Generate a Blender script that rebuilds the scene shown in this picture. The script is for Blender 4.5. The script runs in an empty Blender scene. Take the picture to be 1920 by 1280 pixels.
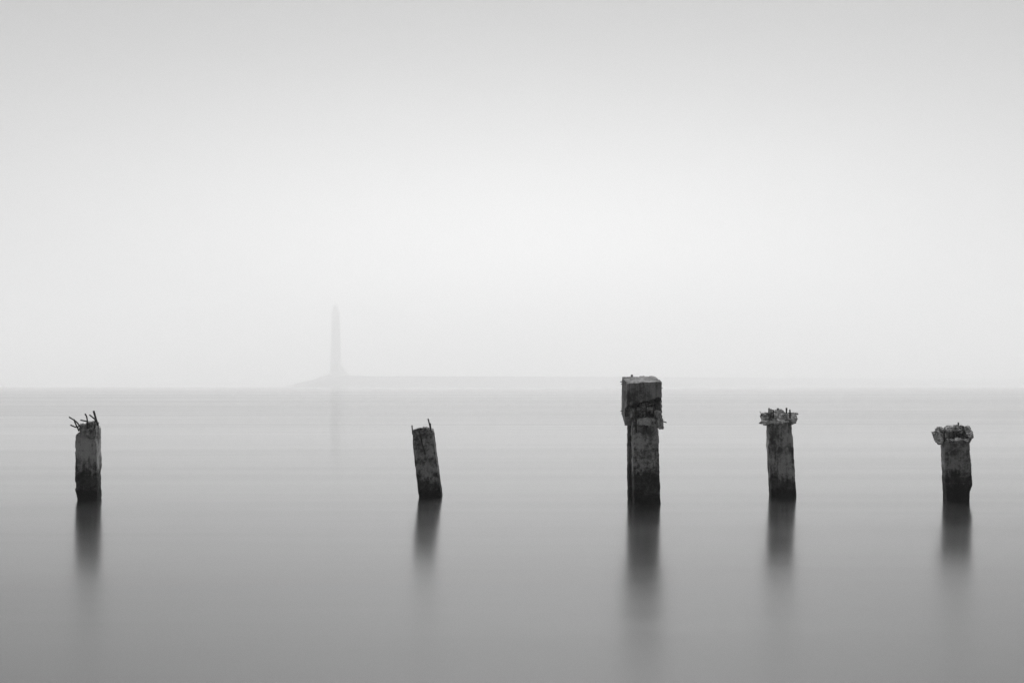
import bpy, bmesh, math, random
from mathutils import Vector, noise

# ------------------------------------------------------------------ camera
FPX = 2133.333          # focal length in pixels of the 1920-wide photograph (40 mm)
HZ = 723.5              # horizon row in the photograph
EYE = 1.32              # eye height above the water
scene = bpy.context.scene
col = scene.collection

cam_data = bpy.data.cameras.new('camera')
cam_data.sensor_width = 36.0
cam_data.lens = 40.0
cam_data.shift_y = (HZ - 640.0) / 1920.0
cam_data.clip_start = 0.05
cam_data.clip_end = 30000.0
cam = bpy.data.objects.new('camera', cam_data)
col.objects.link(cam)
cam.location = (0, 0, EYE)
cam.rotation_euler = (math.radians(90), 0, 0)
scene.camera = cam

# ------------------------------------------------------------------ sky
SUN_EL = math.radians(53)
SUN_AZ = math.radians(3)      # from straight ahead (+Y) towards +X
world = bpy.data.worlds.new('World')
scene.world = world
world.use_nodes = True
wn, wl = world.node_tree.nodes, world.node_tree.links
wn.clear()


def wmath(op, a, b=None, c=None, clamp=False):
    n = wn.new('ShaderNodeMath')
    n.operation = op
    n.use_clamp = clamp
    for i, v in enumerate((a, b, c)):
        if v is None:
            continue
        if isinstance(v, (int, float)):
            n.inputs[i].default_value = v
        else:
            wl.new(v, n.inputs[i])
    return n.outputs[0]


w_out = wn.new('ShaderNodeOutputWorld')
w_bg = wn.new('ShaderNodeBackground')
w_bg.inputs['Strength'].default_value = 0.1
wl.new(w_bg.outputs[0], w_out.inputs[0])
w_sky = wn.new('ShaderNodeTexSky')
w_sky.sky_type = 'NISHITA'
w_sky.sun_disc = False
w_sky.sun_elevation = SUN_EL
w_sky.sun_rotation = SUN_AZ
w_sky.dust_density = 6.0
w_sky.air_density = 1.0
w_bw = wn.new('ShaderNodeRGBToBW')
wl.new(w_sky.outputs[0], w_bw.inputs[0])
w_tc = wn.new('ShaderNodeTexCoord')
w_sep = wn.new('ShaderNodeSeparateXYZ')
wl.new(w_tc.outputs['Generated'], w_sep.inputs[0])
az = wmath('ARCTAN2', w_sep.outputs[0], w_sep.outputs[1])
el = wmath('ARCSINE', w_sep.outputs[2])
# bright veil of thin fog low over the water, where the sun stands behind it
SKY_BASE, SKY_GLOW = 0.01, 0.29
GL_AZ, GL_EL, S_AZ, S_EL = math.radians(1.5), math.radians(4.5), math.radians(27), math.radians(9.5)
da = wmath('DIVIDE', wmath('SUBTRACT', az, GL_AZ), S_AZ)
de = wmath('DIVIDE', wmath('SUBTRACT', el, GL_EL), S_EL)
r2 = wmath('ADD', wmath('MULTIPLY', da, da), wmath('MULTIPLY', de, de))
gl = wmath('DIVIDE', 1.0, wmath('ADD', 1.0, r2))
w_map = wn.new('ShaderNodeMapping')
w_map.inputs['Scale'].default_value = (1.6, 1.6, 4.5)
wl.new(w_tc.outputs['Generated'], w_map.inputs[0])
w_cl = wn.new('ShaderNodeTexNoise')
w_cl.inputs['Scale'].default_value = 1.3
w_cl.inputs['Detail'].default_value = 3.0
wl.new(w_map.outputs[0], w_cl.inputs['Vector'])
cloud = wmath('MULTIPLY_ADD', w_cl.outputs[0], 0.16, 0.92)
veil = wmath('MULTIPLY', wmath('MULTIPLY_ADD', gl, SKY_GLOW, SKY_BASE), cloud)
total = wmath('ADD', wmath('MULTIPLY', veil, 10.0), wmath('MULTIPLY', w_bw.outputs[0], 0.025))
wl.new(total, w_bg.inputs['Color'])

# ------------------------------------------------------------------ sun through the fog
sun_data = bpy.data.lights.new('sun', 'SUN')
sun_data.energy = 1.5
sun_data.angle = math.radians(40)
sun = bpy.data.objects.new('sun', sun_data)
col.objects.link(sun)
sd = Vector((math.sin(SUN_AZ) * math.cos(SUN_EL), math.cos(SUN_AZ) * math.cos(SUN_EL), math.sin(SUN_EL)))
sun.rotation_euler = sd.to_track_quat('Z', 'Y').to_euler()
sun.location = (0, 0, 60)

vs = scene.view_settings
vs.view_transform = 'Standard'
vs.look = 'None'
vs.exposure = 1.83
vs.gamma = 1.0
scene.render.engine = 'CYCLES'
scene.cycles.max_bounces = 12
scene.cycles.diffuse_bounces = 3
scene.cycles.glossy_bounces = 3
scene.cycles.volume_bounces = 8
scene.cycles.use_denoising = True
scene.cycles.use_adaptive_sampling = False
scene.render.dither_intensity = 2.0
scene.cycles.sample_clamp_indirect = 4.0


# ------------------------------------------------------------------ materials
class Mat:
    def __init__(self, name):
        self.m = bpy.data.materials.new(name)
        self.m.use_nodes = True
        self.n, self.l = self.m.node_tree.nodes, self.m.node_tree.links
        self.b = self.n['Principled BSDF']
        self.tc = self.n.new('ShaderNodeTexCoord')

    def math(self, op, a, b=None, c=None, clamp=False):
        n = self.n.new('ShaderNodeMath')
        n.operation = op
        n.use_clamp = clamp
        for i, v in enumerate((a, b, c)):
            if v is None:
                continue
            if isinstance(v, (int, float)):
                n.inputs[i].default_value = v
            else:
                self.l.new(v, n.inputs[i])
        return n.outputs[0]

    def coords(self, scale=(1, 1, 1), loc=(0, 0, 0)):
        mp = self.n.new('ShaderNodeMapping')
        mp.inputs['Scale'].default_value = scale
        mp.inputs['Location'].default_value = loc
        self.l.new(self.tc.outputs['Object'], mp.inputs[0])
        return mp.outputs[0]

    def noise(self, scale, detail=4, rough=0.55, stretch=(1, 1, 1), loc=(0, 0, 0), dist=0.0):
        t = self.n.new('ShaderNodeTexNoise')
        t.inputs['Scale'].default_value = scale
        t.inputs['Detail'].default_value = detail
        t.inputs['Roughness'].default_value = rough
        t.inputs['Distortion'].default_value = dist
        self.l.new(self.coords(stretch, loc), t.inputs['Vector'])
        return t.outputs[0]

    def ramp(self, f, lo, hi, a, b):
        r = self.n.new('ShaderNodeMapRange')
        r.interpolation_type = 'SMOOTHSTEP'
        for i, v in zip((1, 2, 3, 4), (lo, hi, a, b)):
            r.inputs[i].default_value = v
        self.l.new(f, r.inputs[0])
        return r.outputs[0]

    def bump(self, h, strength, dist):
        b = self.n.new('ShaderNodeBump')
        b.inputs['Strength'].default_value = strength
        b.inputs['Distance'].default_value = dist
        self.l.new(h, b.inputs['Height'])
        self.l.new(b.outputs[0], self.b.inputs['Normal'])

    def grey(self, f, sock='Base Color'):
        self.l.new(f, self.b.inputs[sock])


def concrete(name, seed, base=0.17, wet=None, black=None, grain=7.0, run=0.16):
    """weathered concrete; wet = height where the dark tidal growth starts, black = height of the slimy band"""
    m = Mat(name)
    o = (seed * 3.1, seed * 1.7, seed * 2.3)
    big = m.noise(grain, 4, 0.6, (1, 1, 0.9), o)
    mid = m.noise(26.0, 5, 0.65, (1, 1, 1), o)
    fine = m.noise(150.0, 3, 0.7, (1, 1, 1), o)
    streak = m.noise(34.0, 3, 0.6, (1, 1, 0.09), o)
    mix = m.math('ADD', m.math('MULTIPLY', big, 0.50), m.math('MULTIPLY', mid, 0.50 - run))
    mix = m.math('ADD', mix, m.math('MULTIPLY', streak, run))
    v = m.ramp(mix, 0.41, 0.58, 0.28, 1.85)
    v = m.math('MULTIPLY', v, m.ramp(fine, 0.3, 0.7, 0.7, 1.3))
    v = m.math('MULTIPLY', v, base)
    # blow holes
    vo = m.n.new('ShaderNodeTexVoronoi')
    vo.inputs['Scale'].default_value = 55.0
    m.l.new(m.coords((1, 1, 1), o), vo.inputs['Vector'])
    hole = m.ramp(vo.outputs['Distance'], 0.05, 0.2, 0.45, 1.0)
    v = m.math('MULTIPLY', v, hole)
    rough = None
    if wet is not None:
        sep = m.n.new('ShaderNodeSeparateXYZ')
        m.l.new(m.tc.outputs['Object'], sep.inputs[0])
        edge = m.math('ADD', sep.outputs[2], m.math('MULTIPLY_ADD', mid, 0.16, -0.08))
        edge2 = m.math('ADD', m.math('ADD', edge, m.math('MULTIPLY_ADD', big, 0.24, -0.12)), m.math('MULTIPLY_ADD', streak, 0.16, -0.08))
        wfac = m.ramp(edge2, wet - 0.06, wet + 0.07, 0.13, 1.0)
        edge3 = m.math('ADD', edge, m.math('MULTIPLY_ADD', big, 0.16, -0.08))
        bfac = m.ramp(edge3, black - 0.05, black + 0.05, 0.03, 1.0)
        # a thin pale crust of barnacles along the top of the slimy band
        cr = m.math('SUBTRACT', 1.0, m.math('MULTIPLY', m.math('ABSOLUTE', m.math('SUBTRACT', edge, black + 0.012)), 110.0), clamp=True)
        cr = m.math('MULTIPLY', cr, m.ramp(mid, 0.5, 0.62, 0.0, 0.05))
        v = m.math('MULTIPLY', m.math('MULTIPLY', v, wfac), bfac)
        v = m.math('ADD', v, cr)
        rough = m.ramp(edge2, wet - 0.05, wet + 0.05, 0.75, 0.92)
    m.grey(v)
    if rough is None:
        m.b.inputs['Roughness'].default_value = 0.92
    else:
        m.grey(rough, 'Roughness')
    m.b.inputs['Specular IOR Level'].default_value = 0.08
    hgt = m.math('ADD', m.math('MULTIPLY', mid, 0.6), m.math('MULTIPLY', fine, 0.4))
    hgt = m.math('MULTIPLY', hgt, hole)
    m.bump(hgt, 0.7, 0.012)
    return m.m


def plain(name, base, rough, scale, spread=0.4):
    m = Mat(name)
    v = m.ramp(m.noise(scale, 4, 0.6), 0.3, 0.7, base * (1 - spread), base * (1 + spread))
    m.grey(v)
    m.b.inputs['Roughness'].default_value = rough
    m.b.inputs['Specular IOR Level'].default_value = 0.2
    return m.m


STEEL = plain('corroded_steel', 0.018, 0.85, 60.0, 0.5)
FRESH = concrete('broken_concrete', 9.0, 0.28)

# ------------------------------------------------------------------ helpers


def tag(o, label=None, cat=None, group=None, kind=None):
    for k, v in (('label', label), ('category', cat), ('group', group), ('kind', kind)):
        if v:
            o[k] = v
    return o


def link(name, bm, mat, parent=None, smooth=False):
    bmesh.ops.recalc_face_normals(bm, faces=bm.faces[:])
    me = bpy.data.meshes.new(name)
    bm.to_mesh(me)
    bm.free()
    me.materials.append(mat)
    if smooth:
        for p in me.polygons:
            p.use_smooth = True
    o = bpy.data.objects.new(name, me)
    col.objects.link(o)
    o.parent = parent
    return o


def interp(pl, y):
    if y <= pl[0][0]:
        return pl[0][1]
    for (a, b), (c, d) in zip(pl, pl[1:]):
        if y <= c:
            return b + (d - b) * (y - a) / (c - a)
    return pl[-1][1]


def even(vals, u):
    """value at u in 0..1 of evenly spaced samples"""
    t = max(0.0, min(0.99999, u)) * (len(vals) - 1)
    i = int(t)
    return vals[i] + (vals[i + 1] - vals[i]) * (t - i)


def sstep(a, b, x):
    t = max(0.0, min(1.0, (x - a) / (b - a)))
    return t * t * (3 - 2 * t)


def fbm(p, oct=4):
    return noise.fractal(p, 0.8, 2.1, oct)


def to_z(y, Y):
    return EYE - (y - HZ) * Y / FPX


def to_y(z, Y):
    return HZ + (EYE - z) * FPX / Y


def to_x(x, Y):
    return (x - 960.0) * Y / FPX


class Piling:
    """one broken pile; its Empty stands at the waterline, local axes parallel to the world's"""

    def __init__(self, label, water_row, px_mid, seed):
        self.Y = FPX * EYE / (water_row - HZ)
        self.seed = seed
        self.root = bpy.data.objects.new('concrete_piling', None)
        self.root.empty_display_size = 0.2
        self.base = Vector((to_x(px_mid, self.Y), self.Y, 0.0))
        self.root.location = self.base
        col.objects.link(self.root)
        tag(self.root, label, 'piling', 'broken concrete pilings standing in the sea')

    def column(self, name, mat, L, R, yaw, depth, top, bottom, nf=44, nd=26, rows=80, rad=0.018,
               amp=0.006, chip=0.03, deform=None, dy=0.0, toprough=0.012):
        Y0 = self.Y + dy
        k = Y0 / FPX
        sn, cs = math.sin(math.radians(yaw)), math.cos(math.radians(yaw))
        sv = Vector((self.seed * 7.3, self.seed * 3.9, self.seed * 5.1))
        per = [(i / nf, 0.0) for i in range(nf)] + [(1.0, i / nd) for i in range(nd)] + \
              [(1 - i / nf, 1.0) for i in range(nf)] + [(0.0, 1 - i / nd) for i in range(nd)]

        def place(u, v, z, wall):
            y = to_y(z, Y0)
            xl, xr = interp(L, y), interp(R, y)
            w = (xr - xl) * k / (cs - (xr - 960.0) / FPX * sn)
            a, b = u * w, v * depth
            nx, ny = 0.0, 0.0
            ca, cb = min(max(a, rad), w - rad), min(max(b, rad), depth - rad)
            ex, ey = a - ca, b - cb
            corner = 0.0
            if wall:
                ln = math.hypot(ex, ey)
                if ln > 1e-9:
                    nx, ny = ex / ln, ey / ln
                    a, b = ca + nx * rad, cb + ny * rad
                cu = min(u, 1 - u) * w
                cv = min(v, 1 - v) * depth
                corner = max(0.0, 1 - math.hypot(cu, cv) / 0.05)
            p = Vector((to_x(xl, Y0) + a * cs - b * sn, Y0 + a * sn + b * cs, z))
            if wall:
                q = p * 1.0
                d = amp * (fbm(q * 6 + sv, 3) + 0.55 * fbm(q * 26 + sv, 3))
                c = noise.noise(Vector((q.x * 4, q.y * 4, q.z * 9)) + sv)
                d -= chip * corner * sstep(0.12, 0.5, c) + 0.35 * chip * corner * abs(noise.noise(q * 40 + sv))
                p += Vector((nx * cs - ny * sn, nx * sn + ny * cs, 0)) * d
            if deform:
                p = deform(self, u, v, to_y(p.z, Y0), p, wall)
            return p - self.base

        def ztop(u, v):
            q = Vector((u * 3.0, v * 3.0, 0)) + sv
            rgh = fbm(q * 1.3, 4) * toprough + (noise.cell(q * 2.3) - 0.5) * toprough * 0.7
            return to_z(top(u, v), Y0) + rgh

        def zbot(u, v):
            return bottom(u, v) if callable(bottom) else bottom

        bm = bmesh.new()
        rings = []
        for j in range(rows + 1):
            s = j / rows
            rings.append([bm.verts.new(place(u, v, zbot(u, v) + (ztop(u, v) - zbot(u, v)) * s, True)) for u, v in per])
        for t in (0.9, 0.78, 0.64, 0.5, 0.36, 0.22, 0.1):
            ring = []
            for u, v in per:
                uu, vv = 0.5 + (u - 0.5) * t, 0.5 + (v - 0.5) * t
                ring.append(bm.verts.new(place(uu, vv, ztop(uu, vv), False)))
            rings.append(ring)
        n = len(per)
        for a, b in zip(rings, rings[1:]):
            for i in range(n):
                bm.faces.new((a[i], a[(i + 1) % n], b[(i + 1) % n], b[i]))
        bm.faces.new(rings[-1])
        bm.faces.new(rings[0])
        return link(name, bm, mat, self.root, True)

    def bar(self, pts, r, dy=0.0, name='rebar', steps=3):
        """bent bar through photograph points (x, y[, extra depth])"""
        P = []
        for p in pts:
            Y = self.Y + dy + (p[2] if len(p) > 2 else 0.0)
            P.append(Vector((to_x(p[0], Y), Y, to_z(p[1], Y))) - self.base)
        # refine
        Q = []
        for a, b in zip(P, P[1:]):
            Q += [a.lerp(b, i / steps) for i in range(steps)]
        Q.append(P[-1])
        bm = bmesh.new()
        rings = []
        for i, p in enumerate(Q):
            d = (Q[min(i + 1, len(Q) - 1)] - Q[max(i - 1, 0)]).normalized()
            s = d.cross(Vector((0.21, 0.95, 0.1))).normalized()
            t = d.cross(s)
            rr = r * (1.0 + 0.16 * noise.noise(p * 40))
            rings.append([bm.verts.new(p + (s * math.cos(k * math.tau / 8) + t * math.sin(k * math.tau / 8)) * rr) for k in range(8)])
        for a, b in zip(rings, rings[1:]):
            for k in range(8):
                bm.faces.new((a[k], a[(k + 1) % 8], b[(k + 1) % 8], b[k]))
        bm.faces.new(rings[0])
        bm.faces.new(rings[-1])
        return link(name, bm, STEEL, self.root)

    def chunk(self, x0, x1, y0, y1, dy, thick, seed, mat=None, name='concrete_chunk', squash=0.75):
        """jagged lump filling a box of the photograph"""
        rnd = random.Random(seed)
        Y = self.Y + dy
        lo = Vector((to_x(x0, Y), Y - thick / 2, to_z(y1, Y)))
        hi = Vector((to_x(x1, Y), Y + thick / 2, to_z(y0, Y)))
        c, h = (lo + hi) / 2, (hi - lo) / 2
        bm = bmesh.new()
        for i in range(26):
            v = Vector((rnd.uniform(-1, 1), rnd.uniform(-1, 1), rnd.uniform(-1, 1)))
            m = max(abs(v.x), abs(v.y), abs(v.z))
            e = v.normalized()
            v = e.lerp(v / m, squash)
            bm.verts.new(Vector((v.x * h.x, v.y * h.y, v.z * h.z)) + c - self.base)
        r = bmesh.ops.convex_hull(bm, input=bm.verts[:])
        junk = [g for g in r['geom_interior'] if isinstance(g, bmesh.types.BMVert)]
        bmesh.ops.delete(bm, geom=junk, context='VERTS')
        bmesh.ops.triangulate(bm, faces=bm.faces[:])
        bmesh.ops.subdivide_edges(bm, edges=bm.edges[:], cuts=3, use_grid_fill=True)
        size = min(h.x, h.z)
        for v in bm.verts:
            q = v.co + Vector((seed, 0, seed))
            d = fbm(q * 13, 3) * 0.22 + fbm(q * 40, 3) * 0.14
            dirn = (v.co + self.base - c).normalized()
            v.co += dirn * d * size * 1.3
        return link(name, bm, mat or FRESH, self.root)


    def rubble(self, name, mat, boxes, seed, small=0, voxel=0.0065, rough=1.0, square=0.97):
        """one continuous ragged mass of broken concrete: boxes = (x0, x1, y0, y1, depth offset, thickness)"""
        rnd = random.Random(seed)
        bm = bmesh.new()

        def lump(lo, hi, pts, sq):
            c, h = (lo + hi) / 2, (hi - lo) / 2
            t = bmesh.new()
            for i in range(pts):
                v = Vector((rnd.uniform(-1, 1), rnd.uniform(-1, 1), rnd.uniform(-1, 1)))
                v = v.normalized().lerp(v / max(abs(v.x), abs(v.y), abs(v.z)), sq)
                t.verts.new(Vector((v.x * h.x, v.y * h.y, v.z * h.z)) + c - self.base)
            g = bmesh.ops.convex_hull(t, input=t.verts[:])
            bmesh.ops.delete(t, geom=[e for e in g['geom_interior'] if isinstance(e, bmesh.types.BMVert)], context='VERTS')
            me = bpy.data.meshes.new('tmp')
            t.to_mesh(me)
            t.free()
            bm.from_mesh(me)
            bpy.data.meshes.remove(me)

        ext = []
        for box in boxes:
            if isinstance(box[0], list):
                poly, dy, th = box
                c = Vector((sum(q[0] for q in poly) / len(poly), sum(q[1] for q in poly) / len(poly)))
                t = bmesh.new()
                for k, (Y, sc) in enumerate(((self.Y + dy - th / 2, 0.93), (self.Y + dy - th * 0.2, 0.98), (self.Y + dy + th / 2, 0.97))):
                    for q in poly:
                        a, b = c.x + (q[0] - c.x) * sc, c.y + (q[1] - c.y) * sc
                        back = (0.9 if k == 0 else 0.35 if k == 1 else 0.0) * (max(w[1] for w in poly) - q[1]) * Y / FPX
                        t.verts.new(Vector((to_x(a, Y), Y + back + rnd.uniform(-0.02, 0.02), to_z(b, Y))) - self.base)
                t.verts.ensure_lookup_table()
                n = len(poly)
                V = t.verts
                for k in range(2):
                    for e in range(n):
                        t.faces.new((V[k * n + e], V[k * n + (e + 1) % n], V[(k + 1) * n + (e + 1) % n], V[(k + 1) * n + e]))
                t.faces.new([V[e] for e in range(n)])
                t.faces.new([V[2 * n + e] for e in range(n)])
                bmesh.ops.recalc_face_normals(t, faces=t.faces[:])
                bmesh.ops.triangulate(t, faces=t.faces[:])
                me = bpy.data.meshes.new('tmp')
                t.to_mesh(me)
                t.free()
                bm.from_mesh(me)
                bpy.data.meshes.remove(me)
                ys = [to_z(q[1], self.Y + dy) for q in poly]
                xs = [to_x(q[0], self.Y + dy) for q in poly]
                ext.append((Vector((min(xs), self.Y + dy - th / 2, min(ys))), Vector((max(xs), self.Y + dy + th / 2, max(ys)))))
                continue
            x0, x1, y0, y1, dy, th = box
            Y = self.Y + dy
            lo = Vector((to_x(x0, Y), Y - th / 2, to_z(y1, Y)))
            hi = Vector((to_x(x1, Y), Y + th / 2, to_z(y0, Y)))
            ext.append((lo, hi))
            lump(lo, hi, 34, square)
        for i in range(small):
            lo, hi = rnd.choice(ext)
            c = Vector((rnd.uniform(lo.x, hi.x), rnd.uniform(lo.y, hi.y), rnd.uniform(lo.z, hi.z)))
            sz = rnd.uniform(0.014, 0.034)
            lump(c - Vector((sz, sz, sz * 0.8)), c + Vector((sz, sz, sz * 0.8)), 12, 0.5)
        me = bpy.data.meshes.new('tmp')
        bm.to_mesh(me)
        bm.free()
        o = bpy.data.objects.new('tmp', me)
        col.objects.link(o)
        md = o.modifiers.new('remesh', 'REMESH')
        md.mode = 'VOXEL'
        md.voxel_size = voxel
        dg = bpy.context.evaluated_depsgraph_get()
        res = bpy.data.meshes.new_from_object(o.evaluated_get(dg))
        bpy.data.objects.remove(o)
        bpy.data.meshes.remove(me)
        bm = bmesh.new()
        bm.from_mesh(res)
        bpy.data.meshes.remove(res)
        bm.normal_update()
        sv = Vector((seed * 1.3, seed * 2.1, seed * 0.7))
        moves = []
        for v in bm.verts:
            q = v.co + sv
            d = 0.010 * fbm(q * 16, 3) + 0.008 * (noise.cell(q * 34) - 0.5) + 0.006 - 0.018 * abs(noise.noise(q * 22)) + 0.006 * noise.noise(q * 60)
            moves.append(v.normal * d * rough)
        for v, d in zip(bm.verts, moves):
            v.co += d
        return link(name, bm, mat, self.root)


# ------------------------------------------------------------------ sea
wm = Mat('still_water')
streaks = wm.noise(1.0, 4, 0.6, (0.030, 0.50, 1), (3, 1, 0))
patch = wm.noise(1.0, 3, 0.5, (0.010, 0.045, 1), (7, 2, 0))
wsep = wm.n.new('ShaderNodeSeparateXYZ')
wm.l.new(wm.tc.outputs['Object'], wsep.inputs[0])
# ruffled near the shore, slick further out
off = wm.math('POWER', wm.math('DIVIDE', wm.math('MAXIMUM', wsep.outputs[1], 0.0), 9.0), 4.0)
calm = wm.math('ADD', 0.125, wm.math('DIVIDE', 0.105, wm.math('ADD', off, 1.0)))
wr = wm.math('MULTIPLY', calm, wm.math('MULTIPLY', wm.ramp(streaks, 0.3, 0.7, 0.91, 1.09), wm.ramp(patch, 0.3, 0.7, 0.89, 1.11)))
wm.grey(wr, 'Roughness')
wm.b.inputs['Base Color'].default_value = (0.006, 0.006, 0.006, 1)
wm.b.inputs['IOR'].default_value = 2.2
WATER = wm.m
bm = bmesh.new()
S = 6000.0
vv = [bm.verts.new((x, y, 0)) for x, y in ((-S, -400), (S, -400), (S, S), (-S, S))]
bm.faces.new(vv)
sea = link('sea_water', bm, WATER)
tag(sea, 'smooth grey sea reaching into the fog', kind='structure')

# ------------------------------------------------------------------ far breakwater and tower
ROCK = plain('breakwater_stone', 0.24, 0.95, 0.25, 0.25)
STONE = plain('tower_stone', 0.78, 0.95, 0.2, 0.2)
PALE = plain('tower_fog_fade_mid', 0.88, 0.95, 0.2, 0.1)  # paler than the lower shaft: upward fade into fog painted into the colour
WHITE = plain('tower_fog_fade_top', 0.94, 0.95, 0.2, 0.03)  # palest step of the painted fog fade, for the tower's top
YB = FPX * EYE / 1.5                       # distance of the breakwater's head


def far_pt(px, Y):
    return to_x(px, Y), Y


bw = bpy.data.objects.new('breakwater', None)
bx0, by0 = far_pt(560, YB)
bw.location = (bx0, by0, 0)
col.objects.link(bw)
tag(bw, 'long low breakwater fading into fog on the horizon', 'breakwater')
# profile along its length: (px, distance factor, crest row)
prof = [(532, 0.995, 723.5), (548, 1.0, 721), (566, 1.0, 716.5), (588, 1.0, 711.5), (600, 1.0, 706.5), (606, 1.0, 704.5), (640, 1.005, 704.0),
        (700, 1.02, 705.0), (800, 1.05, 705.2), (950, 1.10, 705.5), (1150, 1.18, 706.5), (1350, 1.28, 707.5), (1600, 1.42, 708.8), (1950, 1.65, 710.2), (2500, 2.1, 713)]
bm = bmesh.new()
rows_ = []
rnd = random.Random(4)
fine_prof = []
for a, b in zip(prof, prof[1:]):
    n = max(2, int((b[0] - a[0]) / 8))
    for i in range(n):
        t = i / n
        fine_prof.append(tuple(a[q] + (b[q] - a[q]) * t for q in range(3)))
fine_prof.append(prof[-1])
for px, kf, yr in fine_prof:
    Y = YB * kf
    x, y = far_pt(px, Y)
    zc = max(0.4, to_z(yr, Y)) + rnd.uniform(-0.45, 0.45)
    hw = 4.0 + zc * 0.4
    sec = [(-hw - zc * 0.9, -1.0), (-hw - zc * 0.8, 0.3), (-hw - 0.35 * zc + rnd.uniform(-.4, .4), zc * 0.55), (-hw, zc * 0.93),
           (-hw + 0.6, zc), (hw, zc), (hw + zc, -1.0)]
    rows_.append([bm.verts.new((x - bx0, y + dyy + 8 - by0, zz)) for dyy, zz in sec])
for a, b in zip(rows_, rows_[1:]):
    for i in range(6):
        bm.faces.new((a[i], a[i + 1], b[i + 1], b[i]))
bm.faces.new(rows_[0])
bm.faces.new(rows_[-1])
link('rubble_mound', bm, ROCK, bw)


def far_prism(name, mat, parent, secs, Y, loc, depth=None, sides=16):
    """lathe-like prism: secs = [(row, px left, px right)] from the bottom up"""
    bm = bmesh.new()
    rings = []
    for row, a, b in secs:
        xc, r, z = to_x((a + b) / 2, Y), (to_x(b, Y) - to_x(a, Y)) / 2, to_z(row, Y)
        rings.append([bm.verts.new(Vector((xc + r * math.cos(k * math.tau / sides), Y + (depth or 1) * r * math.sin(k * math.tau / sides), z)) - loc) for k in range(sides)])
    for a, b in zip(rings, rings[1:]):
        for k in range(sides):
            bm.faces.new((a[k], a[(k + 1) % sides], b[(k + 1) % sides], b[k]))
    bm.faces.new(rings[0])
    bm.faces.new(rings[-1])
    return link(name, bm, mat, parent)


YT = YB * 1.004 + 8
tw = bpy.data.objects.new('tower', None)
tloc = Vector((to_x(629, YT), YT, to_z(705.5, YT)))
tw.location = tloc
col.objects.link(tw)
tag(tw, 'tall slender tower barely visible through fog at the breakwater end', 'tower')
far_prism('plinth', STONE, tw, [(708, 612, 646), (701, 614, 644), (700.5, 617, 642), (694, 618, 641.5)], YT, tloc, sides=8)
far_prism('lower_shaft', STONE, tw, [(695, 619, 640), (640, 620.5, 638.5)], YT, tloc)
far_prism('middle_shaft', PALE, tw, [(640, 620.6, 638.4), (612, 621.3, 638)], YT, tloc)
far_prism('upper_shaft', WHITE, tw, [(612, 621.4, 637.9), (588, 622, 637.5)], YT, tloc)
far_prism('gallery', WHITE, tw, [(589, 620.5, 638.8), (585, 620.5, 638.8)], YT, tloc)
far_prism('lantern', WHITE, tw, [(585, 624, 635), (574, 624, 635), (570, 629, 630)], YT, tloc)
# sloping stair ramp against its right side
bm = bmesh.new()
pts = [(640, 684), (656, 706), (636, 706)]
fr = [bm.verts.new(Vector((to_x(a, YT), YT - 3, to_z(b, YT))) - tloc) for a, b in pts]
bk = [bm.verts.new(Vector((to_x(a, YT), YT + 3, to_z(b, YT))) - tloc) for a, b in pts]
bm.faces.new(fr)
bm.faces.new(bk)
for i in range(3):
    bm.faces.new((fr[i], fr[(i + 1) % 3], bk[(i + 1) % 3], bk[i]))
link('stair_ramp', bm, STONE, tw)

# ------------------------------------------------------------------ pile with a fan of bent bars (far left)
BELOW = -0.35


def flat(front, back):
    return lambda u, v: even(front, u) * (1 - v) + even(back, u) * v


p = Piling('leftmost squat concrete piling with a tangle of bent rusty bars on its broken top', 937, 163, 1)
m1 = concrete('concrete_left', 1.0, 0.19, wet=0.33, black=0.13, grain=4.5, run=0.22)
p.column('shaft', m1, [(790, 158), (797, 152), (804, 146.5), (814, 141), (830, 140.2), (860, 140.8), (880, 140.5), (900, 139.4), (918, 141), (927, 143), (937, 145)],
         [(786, 172), (793, 175.5), (799, 178.5), (806, 180.8), (937, 182)], 8, 0.27,
         flat([816, 808, 803, 803, 801], [812, 803, 797, 795, 800]), BELOW, amp=0.007, chip=0.035, toprough=0.02, rad=0.014)
p.rubble('broken_top', m1, [(149, 165, 793, 812, 0.12, 0.16), (161, 180, 788, 808, 0.14, 0.16), (172, 185, 792, 810, 0.16, 0.14)], 11, 4, rough=0.7, square=0.35)
p.bar([(148.2, 808), (140.4, 791.2), (138.7, 785.5)], 0.0085, 0.03)
p.bar([(150.5, 800), (145, 792), (138.7, 787), (129.6, 781.6)], 0.0085, 0.05)
p.bar([(150, 797), (146, 800), (141.2, 800.4), (132.2, 796.4)], 0.008, 0.045)
p.bar([(163.6, 803), (164, 789.5), (162.5, 781), (159.6, 775.4)], 0.0085, 0.03)
p.bar([(164, 789.8), (151, 787.2)], 0.008, 0.03)
p.bar([(183.5, 797), (179.5, 784), (175.5, 769.8)], 0.0115, 0.12)
p.bar([(178, 806), (178.4, 786), (167.7, 777.2)], 0.0085, 0.05)

# ------------------------------------------------------------------ leaning pile
p = Piling('thin piling leaning left with one bar lying down its rough front', 932, 800, 2)
m2 = concrete('concrete_leaning', 2.4, 0.15, wet=0.24, black=0.10, grain=9.0, run=0.10)


def lean_front(self, u, v, y, q, wall):
    t = sstep(858, 800, y) if False else max(0.0, min(1.0, (858 - y) / 56))
    q = q.copy()
    q.y += 0.15 * t * (1 - v)
    if wall and t > 0:
        q.y += 0.022 * t * fbm(q * 22, 3) * (1 - v)
        q.x += 0.006 * t * fbm(q * 30, 2)
    # long crack down the right of the front
    if v == 0 and 832 < y < 868:
        xc = 812.5 + (y - 832) / 36 * 4.5
        px = 960 + q.x * FPX / q.y
        q.y += 0.03 * max(0, 1 - abs(px - xc) / 1.2)
    return q


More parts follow.
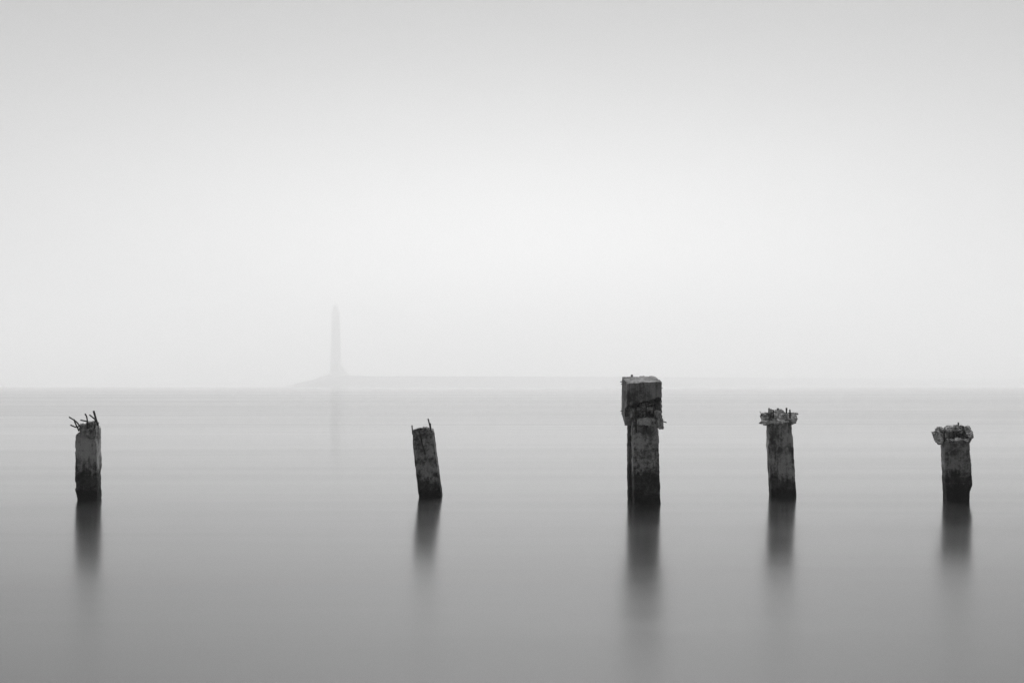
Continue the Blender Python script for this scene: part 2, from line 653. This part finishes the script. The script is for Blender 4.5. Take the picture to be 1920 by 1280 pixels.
p.column('shaft', m2, [(803, 775), (809, 772.6), (815, 771.6), (835, 773), (932, 785)],
         [(799, 802), (804, 808.5), (811, 811.5), (932, 827.5)], 0, 0.29,
         flat([806, 804, 803, 802, 805], [805, 803, 802, 800.5, 804]), BELOW, deform=lean_front, nf=60, rows=100, amp=0.005, chip=0.02)
p.bar([(773.8, 814), (772.4, 796.8)], 0.0075, 0.10)
p.bar([(808.5, 808), (802.6, 784.6)], 0.0085, 0.17)
p.bar([(808.4, 812), (806.9, 793.2)], 0.0075, 0.13)
p.bar([(786.2, 807.2, 0.03), (789.2, 820, 0.012), (792.5, 835.6, 0.0), (797.4, 852, 0.01)], 0.0085, 0.0)

# ------------------------------------------------------------------ tall pile with the block on top
p = Piling('tallest piling, square concrete block on top with a deep broken gap below it', 944, 1212, 3)
m3 = concrete('concrete_tall', 3.7, 0.20, wet=0.36, black=0.12, grain=6.0, run=0.14)
m3b = concrete('concrete_block', 5.2, 0.14, grain=3.5, run=0.24)
m3c = concrete('concrete_rubble', 7.7, 0.24)


def col_notch(self, u, v, y, q, wall):
    q = q.copy()
    px = 960 + q.x * FPX / q.y
    if v == 0 and wall:
        r = 0.035 * sstep(1190, 1191.5, px) * sstep(1214.5, 1213, px) * sstep(812.5, 811, y)
        for yy, a in ((831, 0.008), (855, 0.012), (881, 0.009)):
            yy += 1.2 * noise.noise(Vector((px * 0.09, yy, 0)))
            r += a * max(0, 1 - abs(y - yy) / 1.1)
        q.y += r
    return q


p.column('shaft', m3, [(797, 1187.2), (855, 1187.6), (944, 1190)], [(797, 1232), (809, 1235.4), (838, 1236), (944, 1239)], 0, 0.27,
         flat([790, 790], [790, 790]), BELOW, nf=60, nd=26, rows=130, rad=0.01, amp=0.006, chip=0.035, deform=col_notch)
m3d = concrete('concrete_rear_leg', 4.4, 0.06, wet=0.42, black=0.16)
p.column('rear_leg', m3d, [(790, 1178.5), (860, 1178.2), (926, 1178.8)], [(790, 1212), (926, 1214)], 0, 0.19,
         flat([785, 785], [785, 785]), BELOW, nf=30, nd=20, rows=90, rad=0.012, amp=0.006, chip=0.03, dy=0.40)


def block_gap(self, u, v, y, q, wall):
    q = q.copy()
    if not wall:
        return q
    px = 960 + q.x * FPX / q.y
    if v < 0.32:
        yb = interp([(1170, 764), (1177, 762), (1188, 757.5), (1200, 755), (1212, 751), (1225, 749), (1234, 744.5), (1243, 743)], px)
        yb += 3.0 * noise.noise(Vector((px * 0.17, 1.3, 0))) + 1.8 * noise.noise(Vector((px * 0.7, 4.3, 0)))
        inside = sstep(yb - 0.2, yb + 1.4, y)
        n1 = fbm(Vector((px * 0.10, y * 0.12, 2.0)), 4)
        n2 = fbm(Vector((px * 0.32, y * 0.36, 7.0)), 3)
        gap = 0.21 + 0.04 * n1 + 0.02 * n2
        gap = gap + (0.05 - gap) * sstep(1236.5, 1239.5, px)
        shelf = 0.035 + 0.028 * n1 + 0.022 * n2
        shelf = shelf + (0.14 - shelf) * sstep(1195, 1192.5, px)
        d = gap + (shelf - gap) * sstep(780.0, 783.0, y + 1.8 * noise.noise(Vector((px * 0.3, 0, 0))))
        if v == 0:
            q.y += inside * d
        else:
            # the gap breaks through the arrises a little
            q.y += inside * d * (1 - sstep(0.0, 0.32, v))
            if u == 1:
                q.x -= inside * (0.012 + 0.018 * abs(n2)) * sstep(783, 780, y)
    else:
        if u == 1:
            q.x += 0.006 * fbm(q * 18, 3) * sstep(742, 748, y)
    return q


def block_bottom(u, v):
    yb = 798.0 - 20.0 * sstep(0.15, 1.0, v) * (1 - 0.5 * u) + 1.2 * noise.noise(Vector((u * 9, v * 5, 3)))
    return to_z(yb, p.Y - 0.025)


p.column('block', m3b, [(716, 1175.4), (798, 1174)], [(714, 1241.4), (745, 1242.2), (783, 1242.6), (800, 1241.6)], 0, 0.60,
         flat([717.8, 717, 716.4, 716, 715.6], [705.4, 704.8, 704, 703.2, 704.6]), block_bottom, nf=90, nd=40, rows=120, rad=0.008,
         amp=0.004, chip=0.035, deform=block_gap, dy=-0.025, toprough=0.008)
p.rubble('broken_ledge', m3c, [(1194, 1213, 784, 798, 0.03, 0.14), (1209, 1234, 784, 799, 0.04, 0.15), (1231, 1243.4, 783, 803, 0.04, 0.15)], 31, 6, voxel=0.006, rough=0.8)
p.rubble('broken_core', m3c, [(1194, 1209, 764, 781, 0.12, 0.14), (1212, 1225, 763, 779, 0.13, 0.14), (1225, 1240, 768, 784, 0.08, 0.18),
                              (1234.5, 1240.5, 750, 770, 0.10, 0.16), (1200, 1214, 756, 764, 0.15, 0.12), (1180, 1190, 764, 782, 0.16, 0.12)], 34, 6, voxel=0.006, rough=0.8)
p.bar([(1191.8, 756), (1192.2, 780), (1193, 811.5)], 0.008, 0.0)
p.bar([(1211.2, 752), (1211.4, 780), (1212, 806)], 0.008, 0.015)
p.bar([(1226.8, 748), (1226.6, 762), (1224.6, 778)], 0.008, 0.03)
p.bar([(1196.7, 778.6, -0.03), (1197, 778.4, 0.2)], 0.016, 0.02)
p.bar([(1221, 777.5, -0.02), (1212, 762, 0.09)], 0.015, 0.05)
p.bar([(1238, 789.6), (1246, 790.6), (1249.8, 791.8)], 0.006, 0.05)
for a, b in (((1163, 715.6), (1166.5, 715.8)), ((1164.4, 720.0), (1167.5, 719.8)), ((1163.5, 770.4), (1167, 770.4))):
    p.bar([a, b], 0.006, 0.40, 'nail', 1)
p.bar([(1239.5, 727.2), (1242.6, 727.4)], 0.004, 0.1, 'nail', 1)
p.chunk(1182.9, 1186.6, 702.2, 706, 0.50, 0.03, 38, m3b, name='pebble')

# ------------------------------------------------------------------ pile with a ragged collar
p = Piling('slim piling second from right, ragged concrete collar and short bar stubs on top', 930, 1466, 4)
m4 = concrete('concrete_collared', 6.1, 0.20, wet=0.24, black=0.10, grain=5.0, run=0.26)


def seam4(self, u, v, y, q, wall):
    q = q.copy()
    px = 960 + q.x * FPX / q.y
    if v == 0 and wall:
        q.y += 0.010 * max(0, 1 - abs(px - (1457 + (y - 800) * 0.02)) / 0.9) * sstep(845, 852, y)
        q.y += 0.010 * max(0, 1 - abs(y - 851 - 1.5 * noise.noise(Vector((px * .1, 0, 0)))) / 1.0) * sstep(1460, 1470, px)
    return q


p.column('shaft', m4, [(795, 1441), (832, 1441), (836, 1440), (850, 1442), (930, 1446)], [(795, 1484.6), (812, 1485.2), (816, 1487), (850, 1489), (930, 1493.8)], -7, 0.29,
         flat([785, 785], [785, 785]), BELOW, amp=0.005, chip=0.03, deform=seam4)




def crop(x0, y0, sc, pts):
    return [(x0 + a / sc, y0 + b / sc) for a, b in pts]


C4 = lambda *pts: crop(1400, 750, 6.4, pts)
p.rubble('broken_collar', FRESH, [
    (C4((172, 185), (205, 155), (250, 148), (292, 165), (300, 230), (325, 285), (255, 292), (205, 302), (185, 240)), 0.05, 0.26),
    (C4((290, 205), (330, 180), (400, 190), (420, 240), (400, 285), (330, 292)), 0.00, 0.14),
    (C4((395, 185), (480, 165), (545, 190), (545, 262), (470, 268), (400, 288)), 0.01, 0.15),
    (C4((520, 165), (555, 142), (580, 160), (597, 188), (592, 268), (540, 278)), 0.08, 0.26),
    (C4((318, 160), (335, 130), (375, 104), (405, 112), (440, 132), (485, 155), (480, 200), (320, 200)), 0.20, 0.14),
    (C4((230, 150), (330, 165), (560, 150), (540, 230), (240, 230)), 0.18, 0.20)], 41, 18, rough=0.9)
p.bar([(1441.9, 778), (1441.9, 764.6)], 0.010, 0.10)
p.bar([(1445.7, 782), (1445.6, 766.2)], 0.010, -0.05)
p.bar([(1449.6, 784), (1449.4, 767.6)], 0.010, -0.07)
p.bar([(1474.5, 775), (1474.8, 764.2)], 0.010, 0.16)
p.bar([(1481.4, 784), (1481.0, 767.4)], 0.010, -0.06)
p.bar([(1458.8, 770), (1458.6, 764.8)], 0.009, 0.2)
p.bar([(1428.2, 779), (1426.6, 774.5), (1424.6, 770.8)], 0.0035, 0.0, 'wire')

# ------------------------------------------------------------------ pile with a hollow crown (far right)
p = Piling('rightmost piling with a hollow broken crown and bars standing up in front of it', 938, 1797, 5)
m5 = concrete('concrete_crowned', 8.3, 0.13, wet=0.33, black=0.20, grain=8.0, run=0.20)


def seam5(self, u, v, y, q, wall):
    q = q.copy()
    px = 960 + q.x * FPX / q.y
    if v == 0 and wall:
        q.y += 0.014 * max(0, 1 - abs(px - (1797.5 + (y - 830) * 0.05)) / 1.0) * sstep(892, 886, y)
        q.y += 0.02 * sstep(0.1, 0.5, noise.noise(Vector((px * .12, y * .07, 3)))) * sstep(1792, 1784, px) * sstep(890, 870, y)
    return q


p.column('shaft', m5, [(823, 1770.5), (936, 1775)], [(822, 1817), (826, 1819.2), (892, 1823), (908, 1823.8), (916, 1820.6), (938, 1819.6)], -11.5, 0.29,
         flat([828, 827, 826, 825, 825], [823, 822, 821, 820, 820]), BELOW, amp=0.006, chip=0.03, deform=seam5, toprough=0.015)
C5 = lambda *pts: crop(1720, 780, 6.4, pts)
p.rubble('broken_crown', FRESH, [
    (C5((208, 205), (228, 176), (275, 168), (338, 188), (332, 250), (305, 318), (262, 340), (232, 312), (216, 275)), 0.08, 0.24),
    (C5((220, 155), (262, 134), (350, 146), (356, 190), (228, 185)), 0.19, 0.20),
    (C5((345, 160), (362, 116), (420, 120), (482, 107), (545, 132), (535, 172), (440, 178), (352, 195)), 0.24, 0.18),
    (C5((525, 135), (575, 128), (618, 122), (640, 160), (600, 178), (535, 165)), 0.26, 0.16),
    (C5((578, 135), (622, 122), (655, 180), (674, 222), (671, 263), (622, 266), (602, 200)), 0.14, 0.22)], 51, 18, rough=0.9)
p.rubble('broken_back', m5, [(C5((330, 165), (560, 140), (665, 170), (665, 262), (640, 320), (335, 320)), 0.38, 0.10), (1775, 1800, 800, 828, 0.34, 0.12), (1794, 1819, 801, 828, 0.34, 0.12)], 57, 6, rough=0.5)
p.rubble('broken_rim', FRESH, [(C5((318, 302), (345, 272), (420, 280), (480, 262), (560, 275), (640, 268), (642, 300), (500, 308), (400, 318)), 0.03, 0.09)], 56, 8, rough=0.8)
p.bar([(1770.6, 828), (1770.3, 809.4)], 0.0095, -0.05)
p.bar([(1788.6, 823), (1787.6, 815), (1788.3, 807.8)], 0.009, -0.02)
p.bar([(1806.2, 823), (1806.0, 798.4)], 0.009, -0.03)
p.bar([(1797.2, 801), (1796.8, 791.6)], 0.010, 0.26)
p.bar([(1800.4, 801), (1802.0, 796.8)], 0.009, 0.26)
p.bar([(1761.4, 804), (1761.2, 799.6)], 0.008, 0.18)

# ------------------------------------------------------------------ fog
bm = bmesh.new()
ztop_fog = to_z(560, YT) + 4.0
bmesh.ops.create_cube(bm, size=1.0)
for v in bm.verts:
    v.co = Vector((v.co.x * 2 * (S + 150), (S + 150) if v.co.y > 0 else -550.0, ztop_fog if v.co.z > 0 else -2.0))
fm = bpy.data.materials.new('fog')
fm.use_nodes = True
fm.node_tree.nodes.clear()
fo = fm.node_tree.nodes.new('ShaderNodeOutputMaterial')
fv = fm.node_tree.nodes.new('ShaderNodeVolumePrincipled')
fv.inputs['Color'].default_value = (1.0, 1.0, 1.0, 1)
fv.inputs['Density'].default_value = 0.00125
fv.inputs['Anisotropy'].default_value = 0.2
fm.node_tree.links.new(fv.outputs[0], fo.inputs['Volume'])
haze = link('haze', bm, fm)
tag(haze, 'pale sea fog filling the air', kind='stuff')
